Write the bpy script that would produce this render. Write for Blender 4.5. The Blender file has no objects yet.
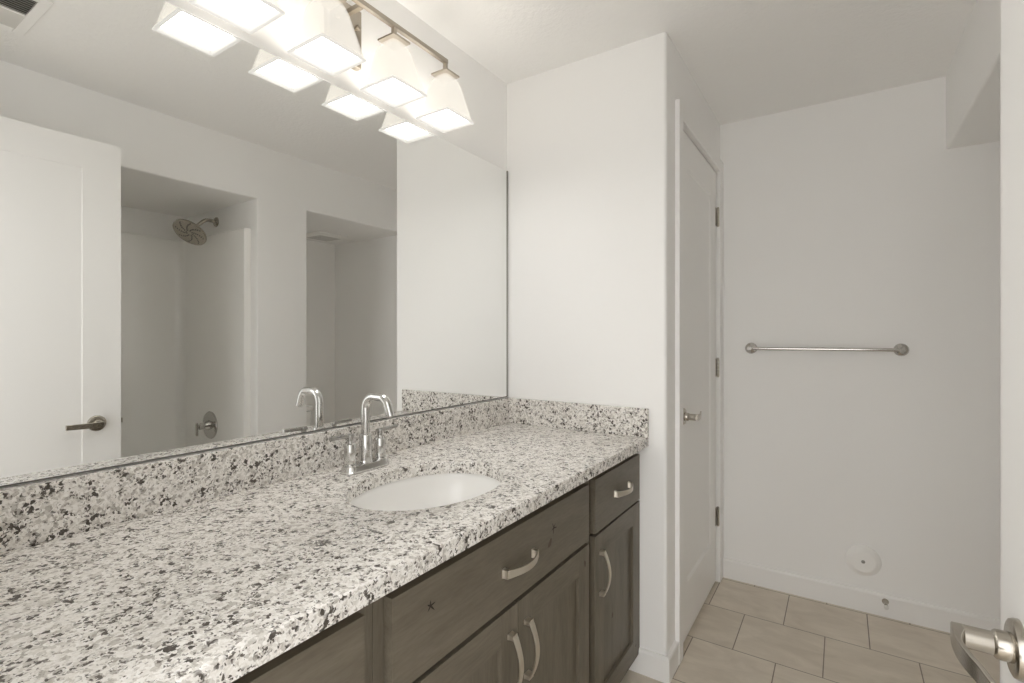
import bpy, bmesh, math, random
from mathutils import Vector, Matrix

PI = math.pi
S = bpy.context.scene
COL = S.collection

# ------------------------------------------------------------------ camera
cd = bpy.data.cameras.new('camera')
cam = bpy.data.objects.new('camera', cd)
COL.objects.link(cam)
cd.sensor_width = 36.0
cd.lens = 504.57 / 1024 * 36.0
cd.shift_x = 0.00495
cd.shift_y = -0.0044
cd.clip_start = 0.01
cam.location = (1.2006, 0.0, 1.2297)
cam.rotation_euler = (PI / 2, 0, 0.5851)
S.camera = cam

# ------------------------------------------------------------------ world: soft fill light added beyond the open doorway
w = bpy.data.worlds.new('world')
S.world = w
w.use_nodes = True
HALL_FILL, FILL_BEAM = 2.05, 1.2     # even added fill, plus a stronger beam added along the room
wn = w.node_tree
bg = wn.nodes['Background']
bg.inputs[0].default_value = (1.0, 0.995, 0.982, 1)
wt = wn.nodes.new('ShaderNodeTexCoord')
wd = wn.nodes.new('ShaderNodeVectorMath')
wd.operation = 'DOT_PRODUCT'
wd.inputs[1].default_value = Vector((0.0, -1.0, 0.22)).normalized()
wn.links.new(wt.outputs['Generated'], wd.inputs[0])
wr = wn.nodes.new('ShaderNodeMapRange')
wr.interpolation_type = 'SMOOTHSTEP'
wr.inputs['From Min'].default_value = 0.72
wr.inputs['From Max'].default_value = 0.97
wr.inputs['To Min'].default_value = HALL_FILL
wr.inputs['To Max'].default_value = HALL_FILL + FILL_BEAM
wn.links.new(wd.outputs['Value'], wr.inputs['Value'])
wn.links.new(wr.outputs['Result'], bg.inputs[1])
S.view_settings.view_transform = 'Standard'
S.view_settings.look = 'None'
S.view_settings.gamma = 1.0
S.view_settings.use_curve_mapping = False
S.view_settings.exposure = 0.0
LAMP = 17.5          # brightness of the lit lamp openings
GLASS = 0.86         # glow of the frosted glass
S.cycles.max_bounces = 20
S.cycles.diffuse_bounces = 14
S.cycles.glossy_bounces = 6
S.cycles.sample_clamp_indirect = 6.0

# ------------------------------------------------------------------ materials
def nodes(name):
    m = bpy.data.materials.new(name)
    m.use_nodes = True
    nt = m.node_tree
    return m, nt, nt.nodes['Principled BSDF']


def lk(nt, a, b):
    nt.links.new(a, b)


def nd(nt, kind, **kw):
    n = nt.nodes.new(kind)
    for k, v in kw.items():
        if k.startswith('_'):
            n.inputs[k[1:]].default_value = v
        else:
            setattr(n, k, v)
    return n


def plain(name, col, rough=0.5, metal=0.0, spec=0.5, coat=0.0):
    m, nt, b = nodes(name)
    b.inputs['Base Color'].default_value = (*col, 1)
    b.inputs['Roughness'].default_value = rough
    b.inputs['Metallic'].default_value = metal
    b.inputs['Specular IOR Level'].default_value = spec
    b.inputs['Coat Weight'].default_value = coat
    return m


def paint(name, col, rough=0.6, bump=0.12, scale=140.0, dist=0.002):
    """Rolled wall paint: even colour and a fine orange-peel relief."""
    m, nt, b = nodes(name)
    tc = nd(nt, 'ShaderNodeTexCoord')
    n1 = nd(nt, 'ShaderNodeTexNoise', _Scale=scale, _Detail=3.0)
    lk(nt, tc.outputs['Object'], n1.inputs['Vector'])
    n2 = nd(nt, 'ShaderNodeTexNoise', _Scale=1.7, _Detail=2.0)
    lk(nt, tc.outputs['Object'], n2.inputs['Vector'])
    mx = nd(nt, 'ShaderNodeMix', data_type='RGBA')
    lk(nt, n2.outputs['Fac'], mx.inputs[0])
    mx.inputs[6].default_value = (*[c * 0.985 for c in col], 1)
    mx.inputs[7].default_value = (*[min(1, c * 1.015) for c in col], 1)
    lk(nt, mx.outputs[2], b.inputs['Base Color'])
    bp = nd(nt, 'ShaderNodeBump', _Strength=bump, _Distance=dist)
    lk(nt, n1.outputs['Fac'], bp.inputs['Height'])
    lk(nt, bp.outputs['Normal'], b.inputs['Normal'])
    b.inputs['Roughness'].default_value = rough
    b.inputs['Specular IOR Level'].default_value = 0.3
    return m


def granite():
    m, nt, b = nodes('speckled_granite')
    tc = nd(nt, 'ShaderNodeTexCoord')
    dn = nd(nt, 'ShaderNodeTexNoise', _Scale=140.0, _Detail=3.0)
    lk(nt, tc.outputs['Object'], dn.inputs['Vector'])
    sub = nd(nt, 'ShaderNodeVectorMath', operation='SUBTRACT')
    sub.inputs[1].default_value = (0.5, 0.5, 0.5)
    lk(nt, dn.outputs['Color'], sub.inputs[0])
    sc = nd(nt, 'ShaderNodeVectorMath', operation='SCALE')
    sc.inputs['Scale'].default_value = 0.010
    lk(nt, sub.outputs[0], sc.inputs[0])
    ad = nd(nt, 'ShaderNodeVectorMath', operation='ADD')
    lk(nt, tc.outputs['Object'], ad.inputs[0])
    lk(nt, sc.outputs[0], ad.inputs[1])

    def cells(scale):
        v = nd(nt, 'ShaderNodeTexVoronoi', _Scale=scale)
        lk(nt, ad.outputs[0], v.inputs['Vector'])
        s = nd(nt, 'ShaderNodeSeparateColor')
        lk(nt, v.outputs['Color'], s.inputs[0])
        return s.outputs[0], s.outputs[1]

    def ramp(src, stops):
        r = nd(nt, 'ShaderNodeValToRGB')
        r.color_ramp.interpolation = 'LINEAR'
        el = r.color_ramp.elements
        while len(el) < len(stops):
            el.new(0.5)
        for e, (p, c) in zip(el, stops):
            e.position = p
            e.color = (*c, 1) if len(c) == 3 else c
        lk(nt, src, r.inputs[0])
        return r.outputs[0]

    a0, a1 = cells(150.0)     # large crystals
    b0, b1 = cells(330.0)     # small flecks
    # pale feldspar, warm and grey crystals
    base = ramp(a0, [(0.0, (0.50, 0.475, 0.44)), (0.16, (0.66, 0.635, 0.60)), (0.34, (0.86, 0.838, 0.808)), (1.0, (0.95, 0.932, 0.908))])
    fine = ramp(b1, [(0.0, (0.55, 0.52, 0.48)), (0.25, (0.85, 0.83, 0.80)), (1.0, (1.0, 1.0, 1.0))])
    mul = nd(nt, 'ShaderNodeMix', data_type='RGBA', blend_type='MULTIPLY')
    mul.inputs[0].default_value = 0.75
    lk(nt, base, mul.inputs[6])
    lk(nt, fine, mul.inputs[7])
    # clustering of the dark mica
    cn = nd(nt, 'ShaderNodeTexNoise', _Scale=38.0, _Detail=2.0)
    lk(nt, tc.outputs['Object'], cn.inputs['Vector'])

    def dark(val, th, soft, kn):
        # 1 where val < th shifted by the cluster noise
        mm = nd(nt, 'ShaderNodeMath', operation='MULTIPLY_ADD')
        lk(nt, cn.outputs['Fac'], mm.inputs[0])
        mm.inputs[1].default_value = kn
        lk(nt, val, mm.inputs[2])
        mr = nd(nt, 'ShaderNodeMapRange')
        lk(nt, mm.outputs[0], mr.inputs['Value'])
        mr.inputs['From Min'].default_value = th
        mr.inputs['From Max'].default_value = th + soft
        mr.inputs['To Min'].default_value = 1.0
        mr.inputs['To Max'].default_value = 0.0
        return mr.outputs['Result']
    m1 = nd(nt, 'ShaderNodeMix', data_type='RGBA')
    lk(nt, dark(a1, 0.415, 0.09, 0.75), m1.inputs[0])
    lk(nt, mul.outputs[2], m1.inputs[6])
    m1.inputs[7].default_value = (0.075, 0.064, 0.055, 1)
    m2 = nd(nt, 'ShaderNodeMix', data_type='RGBA')
    lk(nt, dark(b0, 0.43, 0.09, 0.75), m2.inputs[0])
    lk(nt, m1.outputs[2], m2.inputs[6])
    m2.inputs[7].default_value = (0.115, 0.10, 0.087, 1)
    lk(nt, m2.outputs[2], b.inputs['Base Color'])
    b.inputs['Roughness'].default_value = 0.22
    b.inputs['Specular IOR Level'].default_value = 0.45
    return m


def wood(name, horizontal):
    """Grey-brown stained alder with the grain along Y (horizontal) or Z."""
    m, nt, b = nodes(name)
    tc = nd(nt, 'ShaderNodeTexCoord')
    mp = nd(nt, 'ShaderNodeMapping')
    mp.inputs['Scale'].default_value = (9, 1.1, 9) if horizontal else (9, 9, 1.1)
    lk(nt, tc.outputs['Object'], mp.inputs['Vector'])
    n1 = nd(nt, 'ShaderNodeTexNoise', _Scale=2.6, _Detail=6.0, _Roughness=0.6, _Distortion=0.6)
    lk(nt, mp.outputs[0], n1.inputs['Vector'])
    n2 = nd(nt, 'ShaderNodeTexNoise', _Scale=22.0, _Detail=4.0)
    lk(nt, mp.outputs[0], n2.inputs['Vector'])
    r = nd(nt, 'ShaderNodeValToRGB')
    e = r.color_ramp.elements
    e[0].position = 0.25
    e[0].color = (0.124, 0.105, 0.077, 1)
    e[1].position = 0.75
    e[1].color = (0.192, 0.169, 0.130, 1)
    lk(nt, n1.outputs['Fac'], r.inputs[0])
    mx = nd(nt, 'ShaderNodeMix', data_type='RGBA', blend_type='MULTIPLY')
    mx.inputs[0].default_value = 0.35
    lk(nt, r.outputs[0], mx.inputs[6])
    r2 = nd(nt, 'ShaderNodeValToRGB')
    r2.color_ramp.elements[0].position = 0.35
    r2.color_ramp.elements[0].color = (0.6, 0.58, 0.55, 1)
    r2.color_ramp.elements[1].position = 0.6
    lk(nt, n2.outputs['Fac'], r2.inputs[0])
    lk(nt, r2.outputs[0], mx.inputs[7])
    lk(nt, mx.outputs[2], b.inputs['Base Color'])
    b.inputs['Roughness'].default_value = 0.42
    b.inputs['Specular IOR Level'].default_value = 0.4
    bp = nd(nt, 'ShaderNodeBump', _Strength=0.05, _Distance=0.001)
    lk(nt, n2.outputs['Fac'], bp.inputs['Height'])
    lk(nt, bp.outputs['Normal'], b.inputs['Normal'])
    return m


def tile():
    m, nt, b = nodes('beige_floor_tile')
    tc = nd(nt, 'ShaderNodeTexCoord')
    mp = nd(nt, 'ShaderNodeMapping')
    mp.inputs['Location'].default_value = (-0.543, -2.1455 + 0.301 * 15, 0)
    lk(nt, tc.outputs['Object'], mp.inputs['Vector'])
    br = nd(nt, 'ShaderNodeTexBrick')
    br.offset = 0.5
    br.offset_frequency = 2
    br.inputs['Scale'].default_value = 1.0
    br.inputs['Brick Width'].default_value = 0.301
    br.inputs['Row Height'].default_value = 0.301
    br.inputs['Mortar Size'].default_value = 0.0022
    br.inputs['Mortar Smooth'].default_value = 0.2
    br.inputs['Bias'].default_value = 0.0
    br.inputs['Color1'].default_value = (0.69, 0.625, 0.53, 1)
    br.inputs['Color2'].default_value = (0.745, 0.68, 0.585, 1)
    br.inputs['Mortar'].default_value = (0.28, 0.24, 0.195, 1)
    lk(nt, mp.outputs[0], br.inputs['Vector'])
    mp2 = nd(nt, 'ShaderNodeMapping')
    mp2.inputs['Scale'].default_value = (1.0, 2.2, 1.0)
    mp2.inputs['Rotation'].default_value = (0, 0, 0.5)
    lk(nt, tc.outputs['Object'], mp2.inputs['Vector'])
    n = nd(nt, 'ShaderNodeTexNoise', _Scale=5.0, _Detail=7.0, _Roughness=0.62, _Distortion=0.8)
    lk(nt, mp2.outputs[0], n.inputs['Vector'])
    r = nd(nt, 'ShaderNodeValToRGB')
    r.color_ramp.elements[0].position = 0.3
    r.color_ramp.elements[0].color = (0.78, 0.76, 0.74, 1)
    r.color_ramp.elements[1].position = 0.7
    lk(nt, n.outputs['Fac'], r.inputs[0])
    mx = nd(nt, 'ShaderNodeMix', data_type='RGBA', blend_type='MULTIPLY')
    mx.inputs[0].default_value = 0.9
    lk(nt, br.outputs['Color'], mx.inputs[6])
    lk(nt, r.outputs[0], mx.inputs[7])
    lk(nt, mx.outputs[2], b.inputs['Base Color'])
    bp = nd(nt, 'ShaderNodeBump', _Strength=0.6, _Distance=0.002)
    bp.invert = True
    lk(nt, br.outputs['Fac'], bp.inputs['Height'])
    lk(nt, bp.outputs['Normal'], b.inputs['Normal'])
    b.inputs['Roughness'].default_value = 0.45
    b.inputs['Specular IOR Level'].default_value = 0.35
    return m


def emit(name, col, strength):
    m = bpy.data.materials.new(name)
    m.use_nodes = True
    nt = m.node_tree
    nt.nodes.clear()
    o = nd(nt, 'ShaderNodeOutputMaterial')
    e = nd(nt, 'ShaderNodeEmission')
    e.inputs[0].default_value = (*col, 1)
    e.inputs[1].default_value = strength
    lk(nt, e.outputs[0], o.inputs[0])
    return m


def glow_glass():
    """Frosted lamp glass lit from inside."""
    m, nt, b = nodes('lit_frosted_glass')
    b.inputs['Base Color'].default_value = (0.06, 0.058, 0.054, 1)
    b.inputs['Roughness'].default_value = 0.35
    b.inputs['Emission Color'].default_value = (1.0, 0.965, 0.90, 1)
    b.inputs['Emission Strength'].default_value = GLASS
    tr = nd(nt, 'ShaderNodeBsdfTransparent')
    tr.inputs[0].default_value = (1.0, 0.985, 0.955, 1)
    mx = nd(nt, 'ShaderNodeMixShader')
    mx.inputs[0].default_value = 0.34
    lk(nt, tr.outputs[0], mx.inputs[1])
    lk(nt, b.outputs[0], mx.inputs[2])
    lk(nt, mx.outputs[0], nt.nodes['Material Output'].inputs[0])
    return m


def rim_glass():
    m, nt, b = nodes('lit_glass_rim')
    b.inputs['Base Color'].default_value = (0.12, 0.117, 0.11, 1)
    b.inputs['Emission Color'].default_value = (1.0, 0.96, 0.89, 1)
    b.inputs['Emission Strength'].default_value = 0.72
    return m


M = dict(
    wall=paint('warm_white_paint', (0.922, 0.918, 0.909)),
    ceil=paint('ceiling_texture_paint', (0.935, 0.93, 0.918), bump=0.5, scale=70.0, dist=0.004),
    trim=plain('white_trim_enamel', (0.912, 0.906, 0.894), 0.35),
    door=plain('white_door_enamel', (0.912, 0.906, 0.894), 0.4),
    granite=granite(),
    woodh=wood('stained_alder_horizontal', True),
    woodv=wood('stained_alder_vertical', False),
    knot=plain('dark_wood_knot', (0.022, 0.015, 0.010), 0.7),
    knotrim=plain('brown_wood_knot', (0.085, 0.062, 0.042), 0.6),
    shadow=plain('dark_cabinet_interior', (0.05, 0.042, 0.034), 0.8),
    tile=tile(),
    chrome=plain('polished_chrome', (0.66, 0.655, 0.64), 0.06, 1.0),
    leverchrome=plain('chrome_lever', (0.46, 0.455, 0.44), 0.12, 1.0),
    barchrome=plain('chrome_towel_bar', (0.58, 0.565, 0.54), 0.14, 1.0),
    nickel=plain('brushed_nickel', (0.50, 0.465, 0.41), 0.25, 1.0),
    satin=plain('satin_nickel_pull', (0.74, 0.69, 0.61), 0.30, 1.0),
    lampmetal=plain('lamp_nickel', (0.45, 0.405, 0.345), 0.36, 1.0),
    hinge=plain('hinge_nickel', (0.50, 0.46, 0.40), 0.35, 1.0),
    mirror=plain('mirror_silver', (0.90, 0.905, 0.895), 0.0, 1.0),
    mirroredge=plain('dark_mirror_edge', (0.13, 0.125, 0.115), 0.7, 0, 0.2),
    china=plain('white_china', (0.93, 0.925, 0.91), 0.12, 0, 0.5, 0.3),
    acrylic=plain('glossy_offwhite_acrylic', (0.94, 0.935, 0.915), 0.08, 0, 0.8),
    plastic=plain('white_plastic', (0.94, 0.935, 0.92), 0.3),
    rubber=plain('white_rubber', (0.75, 0.74, 0.72), 0.7),
    grey=plain('grey_metal', (0.30, 0.29, 0.27), 0.4, 0.6),
    dark=plain('dark_void', (0.16, 0.157, 0.145), 0.9),
    slat=plain('register_slat', (0.70, 0.69, 0.66), 0.5),
    nozzle=plain('dark_nozzle_rubber', (0.10, 0.095, 0.09), 0.6),
    glass=glow_glass(),
    rimglass=rim_glass(),
    lamp=emit('lit_lamp_opening', (1.0, 0.975, 0.94), LAMP),
)

# ------------------------------------------------------------------ builders
def thing(name, label, cat, loc, group=None):
    o = bpy.data.objects.new(name, None)
    o.empty_display_size = 0.05
    COL.objects.link(o)
    o.location = loc
    o['label'] = label
    o['category'] = cat
    if group:
        o['group'] = group
    return o


def structure(name, loc=(0, 0, 0), label=None):
    o = bpy.data.objects.new(name, None)
    o.empty_display_size = 0.05
    COL.objects.link(o)
    o.location = loc
    o['kind'] = 'structure'
    if label:
        o['label'] = label
    return o


def origin(o):
    v = Vector((0, 0, 0))
    while o is not None:
        v += o.location
        o = o.parent
    return v


def obj(name, bm, mats, parent=None, smooth=True, bevel=0.0, seg=2, angle=35, label=None, kind=None):
    """Link a bmesh given in world coordinates as ONE mesh object."""
    bmesh.ops.recalc_face_normals(bm, faces=bm.faces)
    if parent is not None:
        bmesh.ops.translate(bm, verts=bm.verts, vec=-origin(parent))
    me = bpy.data.meshes.new(name)
    bm.to_mesh(me)
    bm.free()
    for m_ in (mats if isinstance(mats, (list, tuple)) else [mats]):
        me.materials.append(m_)
    o = bpy.data.objects.new(name, me)
    COL.objects.link(o)
    if parent is not None:
        o.parent = parent
    if smooth:
        me.shade_smooth()
        me.set_sharp_from_angle(angle=math.radians(angle))
    if bevel > 0:
        md = o.modifiers.new('bevel', 'BEVEL')
        md.width = bevel
        md.segments = seg
        md.limit_method = 'ANGLE'
        md.angle_limit = math.radians(40)
        md.harden_normals = True
    if label:
        o['label'] = label
    if kind:
        o['kind'] = kind
    return o


def box(bm, x0, x1, y0, y1, z0, z1, mi=0):
    v = [bm.verts.new(p) for p in ((x0, y0, z0), (x1, y0, z0), (x1, y1, z0), (x0, y1, z0),
                                   (x0, y0, z1), (x1, y0, z1), (x1, y1, z1), (x0, y1, z1))]
    for f in ((0, 3, 2, 1), (4, 5, 6, 7), (0, 1, 5, 4), (1, 2, 6, 5), (2, 3, 7, 6), (3, 0, 4, 7)):
        bm.faces.new([v[i] for i in f]).material_index = mi
    return v


def nb():
    return bmesh.new()


def B(*a):
    bm = nb()
    box(bm, *a)
    return bm


def frame_from(t):
    t = t.normalized()
    up = Vector((0, 0, 1)) if abs(t.z) < 0.95 else Vector((0, 1, 0))
    a = t.cross(up).normalized()
    return a, t.cross(a).normalized()


def loft(bm, rings, cap0=True, cap1=True, mi=0):
    vs = [[bm.verts.new(p) for p in r] for r in rings]
    n = len(vs[0])
    for i in range(len(vs) - 1):
        for j in range(n):
            k = (j + 1) % n
            bm.faces.new((vs[i][j], vs[i][k], vs[i + 1][k], vs[i + 1][j])).material_index = mi
    if cap0:
        bm.faces.new(vs[0][::-1]).material_index = mi
    if cap1:
        bm.faces.new(vs[-1]).material_index = mi
    return vs


def lathe(bm, c, axis, prof, n=40, mi=0, cap0=True, cap1=True):
    """Revolve (offset along axis, radius) pairs about axis from c."""
    c = Vector(c)
    ax = Vector(axis).normalized()
    a, b = frame_from(ax)
    rings = []
    for h, r in prof:
        r = max(r, 1e-5)
        rings.append([c + ax * h + a * (r * math.cos(2 * PI * j / n)) + b * (r * math.sin(2 * PI * j / n)) for j in range(n)])
    loft(bm, rings, cap0, cap1, mi)


def sweep(bm, pts, prof, side=None, scale=None, mi=0):
    """Sweep a closed 2-D profile (u along side, v along normal) along pts."""
    pts = [Vector(p) for p in pts]
    rings = []
    pa = None
    for i, p in enumerate(pts):
        t = (pts[min(i + 1, len(pts) - 1)] - pts[max(i - 1, 0)]).normalized()
        if side is not None:
            a = (Vector(side) - t * Vector(side).dot(t)).normalized()
        elif pa is None:
            a, _ = frame_from(t)
        else:
            a = (pa - t * pa.dot(t)).normalized()
        pa = a
        b = t.cross(a).normalized()
        s = scale[i] if scale else (1, 1)
        rings.append([p + a * (u * s[0]) + b * (v * s[1]) for u, v in prof])
    loft(bm, rings, mi=mi)


def circ(r, n=20):
    return [(r * math.cos(2 * PI * i / n), r * math.sin(2 * PI * i / n)) for i in range(n)]


def rrect(a, b, r, n=6):
    """Rounded rectangle, half sizes a, b."""
    o = []
    for cx, cy, s in ((a - r, b - r, 0), (-a + r, b - r, 1), (-a + r, -b + r, 2), (a - r, -b + r, 3)):
        for i in range(n + 1):
            t = (s + i / n) * PI / 2
            o.append((cx + r * math.cos(t), cy + r * math.sin(t)))
    return o


def arcpath(p, r=0.03, n=10):
    """Polyline with its inner corners rounded by radius r."""
    p = [Vector(q) for q in p]
    out = [p[0]]
    for i in range(1, len(p) - 1):
        d0 = (p[i - 1] - p[i]).normalized()
        d1 = (p[i + 1] - p[i]).normalized()
        ang = d0.angle(d1)
        rr = r[i - 1] if isinstance(r, (list, tuple)) else r
        tl = rr / math.tan(ang / 2)
        c = p[i] + (d0 + d1).normalized() * (rr / math.sin(ang / 2))
        s, e = p[i] + d0 * tl - c, p[i] + d1 * tl - c
        tot = s.angle(e)
        ax = s.cross(e).normalized()
        for k in range(n + 1):
            out.append(c + Matrix.Rotation(tot * k / n, 3, ax) @ s)
    out.append(p[-1])
    return out


def prism(bm, poly, z0, z1, mi=0):
    lo = [bm.verts.new((x, y, z0)) for x, y in poly]
    hi = [bm.verts.new((x, y, z1)) for x, y in poly]
    n = len(poly)
    for i in range(n):
        k = (i + 1) % n
        bm.faces.new((lo[i], lo[k], hi[k], hi[i])).material_index = mi
    bm.faces.new(lo[::-1]).material_index = mi
    bm.faces.new(hi).material_index = mi


def grid_wall(x_front, x_back, ys, zs, holes, round_r=0.010):
    """A wall slab in the YZ plane with rectangular openings, opening arrises rounded on the front."""
    bm = nb()
    vv = {}
    def V(i, j):
        if (i, j) not in vv:
            vv[(i, j)] = bm.verts.new((x_front, ys[i], zs[j]))
        return vv[(i, j)]
    for i in range(len(ys) - 1):
        for j in range(len(zs) - 1):
            if (i, j) not in holes:
                bm.faces.new((V(i, j), V(i + 1, j), V(i + 1, j + 1), V(i, j + 1)))
    g = bmesh.ops.extrude_face_region(bm, geom=list(bm.faces))
    bmesh.ops.translate(bm, verts=[e for e in g['geom'] if isinstance(e, bmesh.types.BMVert)], vec=(x_back - x_front, 0, 0))
    bmesh.ops.recalc_face_normals(bm, faces=bm.faces)
    if round_r:
        sel = []
        for e in bm.edges:
            a, b = e.verts
            if abs(a.co.x - x_front) < 1e-6 and abs(b.co.x - x_front) < 1e-6 and len(e.link_faces) == 2:
                if e.calc_face_angle(0) > 1.0:
                    mid = (a.co + b.co) / 2
                    if ys[0] + 1e-4 < mid.y < ys[-1] - 1e-4 and zs[0] + 1e-4 < mid.z < zs[-1] - 1e-4:
                        sel.append(e)
        bmesh.ops.bevel(bm, geom=sel, offset=round_r, segments=4, affect='EDGES', profile=0.5)
    return bm


# ------------------------------------------------------------------ the setting
X0, XS, XR, XF = 0.0, 0.680, 1.566, 2.400         # vanity wall, closet side, right wall, alcove back
YN, Y1, YB = 0.080, 1.818, 2.778                   # doorway wall, closet end, back wall
H, ZS = 2.322, 2.015                               # ceiling, soffit

obj('floor', B(-0.12, XF + 0.12, -1.6, YB + 0.12, -0.08, 0.0), M['tile'], smooth=False, kind='structure',
    label='beige square tile floor laid in a staggered pattern')
obj('ceiling', B(-0.12, XF + 0.12, -0.06, YB + 0.12, H, H + 0.08), M['ceil'], smooth=False, kind='structure')
obj('wall_left', B(-0.12, -0.004, -0.06, YB + 0.12, 0, H), M['wall'], smooth=False, kind='structure')
obj('wall_back', B(-0.004, XF + 0.12, YB, YB + 0.12, 0, H), M['wall'], smooth=False, kind='structure')

# closet end wall and the closet side wall with its door opening
DY0, DY1, DZ = 1.988, 2.690, 2.052
bm = nb()
r = 0.012
pl = [(-0.004, Y1)] + [(XS - r + r * math.sin(t), Y1 + r - r * math.cos(t)) for t in [i * PI / 12 for i in range(7)]] + \
     [(XS, DY0 - 0.022), (XS - 0.115, DY0 - 0.022), (XS - 0.115, Y1 + 0.1), (-0.004, Y1 + 0.1)]
prism(bm, pl, 0, H)
box(bm, XS - 0.115, XS, DY1 + 0.022, YB, 0, H)
box(bm, XS - 0.115, XS, DY0 - 0.022, DY1 + 0.022, DZ + 0.022, H)
obj('wall_closet', bm, M['wall'], kind='structure')

# right wall with the shower opening and the alcove opening, soffit above both
SY0, SY1, AY0 = 0.140, 1.604, 1.926
bm = grid_wall(XR, XR + 0.115, [YN, SY0, SY1, AY0, YB], [0, ZS, H], {(1, 0), (3, 0)})
box(bm, XR + 0.115, XF, SY1, AY0, 0, ZS)
box(bm, XR + 0.115, XF, YN, YB, ZS, H)
box(bm, XF, XF + 0.12, -0.06, YB, 0, H)
box(bm, XR + 0.115, XF, YN, SY0, 0, ZS)
obj('wall_right', bm, M['wall'], kind='structure')

# the wall with the doorway the picture is taken from
bm = nb()
box(bm, -0.004, 0.580, -0.04, YN, 0, H)
box(bm, 1.405, XF, -0.04, YN, 0, H)
box(bm, 0.580, 1.405, -0.04, YN, 2.075, H)
obj('wall_front', bm, M['wall'], smooth=False, kind='structure')


def base_profile(bm, p0, p1, out, h=0.097, t=0.014):
    """A baseboard run from p0 to p1 on the wall, thickness towards out."""
    p0, p1, out = Vector((*p0, 0)), Vector((*p1, 0)), Vector((*out, 0))
    pr = [(0, 0), (t, 0), (t, h - 0.010), (t - 0.003, h - 0.003), (t - 0.007, h), (0, h)]
    rings = [[p + out * a + Vector((0, 0, b)) for a, b in pr] for p in (p0, p1)]
    loft(bm, rings)


bm = nb()
base_profile(bm, (XS + 0.001, YB - 0.0005), (XF - 0.001, YB - 0.0005), (0, -1))
obj('baseboard_back', bm, M['trim'], smooth=False, kind='structure')
bm = nb()
t_, h_ = 0.014, 0.090
pr = [(0, 0), (t_, 0), (t_, h_ - 0.010), (t_ - 0.003, h_ - 0.003), (t_ - 0.007, h_), (0, h_)]
rings = [[Vector((0.503, Y1 - a, b)) for a, b in pr],
         [Vector((XS + a, Y1 - a, b)) for a, b in pr],
         [Vector((XS + a, DY0 - 0.059, b)) for a, b in pr]]
loft(bm, rings)
obj('baseboard_closet', bm, M['trim'], smooth=False, kind='structure')
bm = nb()
base_profile(bm, (XR, SY1 + 0.004), (XR, AY0 - 0.004), (-1, 0))
obj('baseboard_right', bm, M['trim'], smooth=False, kind='structure')

# door casing (trim) round the closet door
bm = nb()
ct = 0.017
box(bm, XS, XS + ct, DY0 - 0.058, DY0 - 0.003, 0, DZ + 0.070)
box(bm, XS, XS + ct, DY1 + 0.003, YB - 0.001, 0, DZ + 0.070)
box(bm, XS, XS + ct, DY0 - 0.003, DY1 + 0.003, DZ + 0.006, DZ + 0.070)
# jambs
box(bm, XS - 0.115, XS, DY0 - 0.022, DY0 - 0.003, 0, DZ + 0.022)
box(bm, XS - 0.115, XS, DY1 + 0.003, DY1 + 0.022, 0, DZ + 0.022)
box(bm, XS - 0.115, XS, DY0 - 0.003, DY1 + 0.003, DZ + 0.006, DZ + 0.022)
# stop strips behind the leaf
box(bm, XS - 0.055, XS - 0.041, DY0 - 0.003, DY0 + 0.010, 0, DZ + 0.006)
box(bm, XS - 0.055, XS - 0.041, DY1 - 0.010, DY1 + 0.003, 0, DZ + 0.006)
box(bm, XS - 0.055, XS - 0.041, DY0, DY1, DZ - 0.008, DZ + 0.006)
obj('trim_1', bm, M['trim'], bevel=0.002, kind='structure', label='white casing and jamb round the closed closet door')
# casing of the doorway the camera stands in
bm = nb()
box(bm, 0.530, 0.582, YN, YN + 0.014, 0, 2.13)
box(bm, 0.582, 0.597, -0.04, YN + 0.002, 0, 2.075)
box(bm, 1.391, 1.405, -0.04, YN - 0.002, 0, 2.075)
box(bm, 0.597, 1.391, -0.04, YN + 0.002, 2.060, 2.075)
obj('trim_2', bm, M['trim'], smooth=False, kind='structure')


# ------------------------------------------------------------------ doors
def door_leaf(bm, axis, face, back, a0, a1, z0, z1, p0, p1, q0, q1, depth=0.0025, b_=0.0008):
    """One-panel door leaf; axis is +1/-1 direction of the visible face along X; panel a in p0..p1, z in q0..q1."""
    def quad(x, ya, yb, za, zb):
        bm.faces.new([bm.verts.new(c) for c in ((x, ya, za), (x, yb, za), (x, yb, zb), (x, ya, zb))])
    for x, s in ((face, 1), (back, -1)):
        xi = x - axis * s * depth
        quad(x, a0, p0, z0, z1)
        quad(x, p1, a1, z0, z1)
        quad(x, p0, p1, z0, q0)
        quad(x, p0, p1, q1, z1)
        quad(xi, p0 + b_, p1 - b_, q0 + b_, q1 - b_)
        o = [(x, p0, q0), (x, p1, q0), (x, p1, q1), (x, p0, q1)]
        i = [(xi, p0 + b_, q0 + b_), (xi, p1 - b_, q0 + b_), (xi, p1 - b_, q1 - b_), (xi, p0 + b_, q1 - b_)]
        for k in range(4):
            l = (k + 1) % 4
            bm.faces.new([bm.verts.new(c) for c in (o[k], o[l], i[l], i[k])])
    for pts in (((a0, z0), (a1, z0)), ((a1, z0), (a1, z1)), ((a1, z1), (a0, z1)), ((a0, z1), (a0, z0))):
        (ya, za), (yb, zb) = pts
        bm.faces.new([bm.verts.new(c) for c in ((face, ya, za), (face, yb, zb), (back, yb, zb), (back, ya, za))])
    bmesh.ops.remove_doubles(bm, verts=bm.verts, dist=1e-5)


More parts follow.
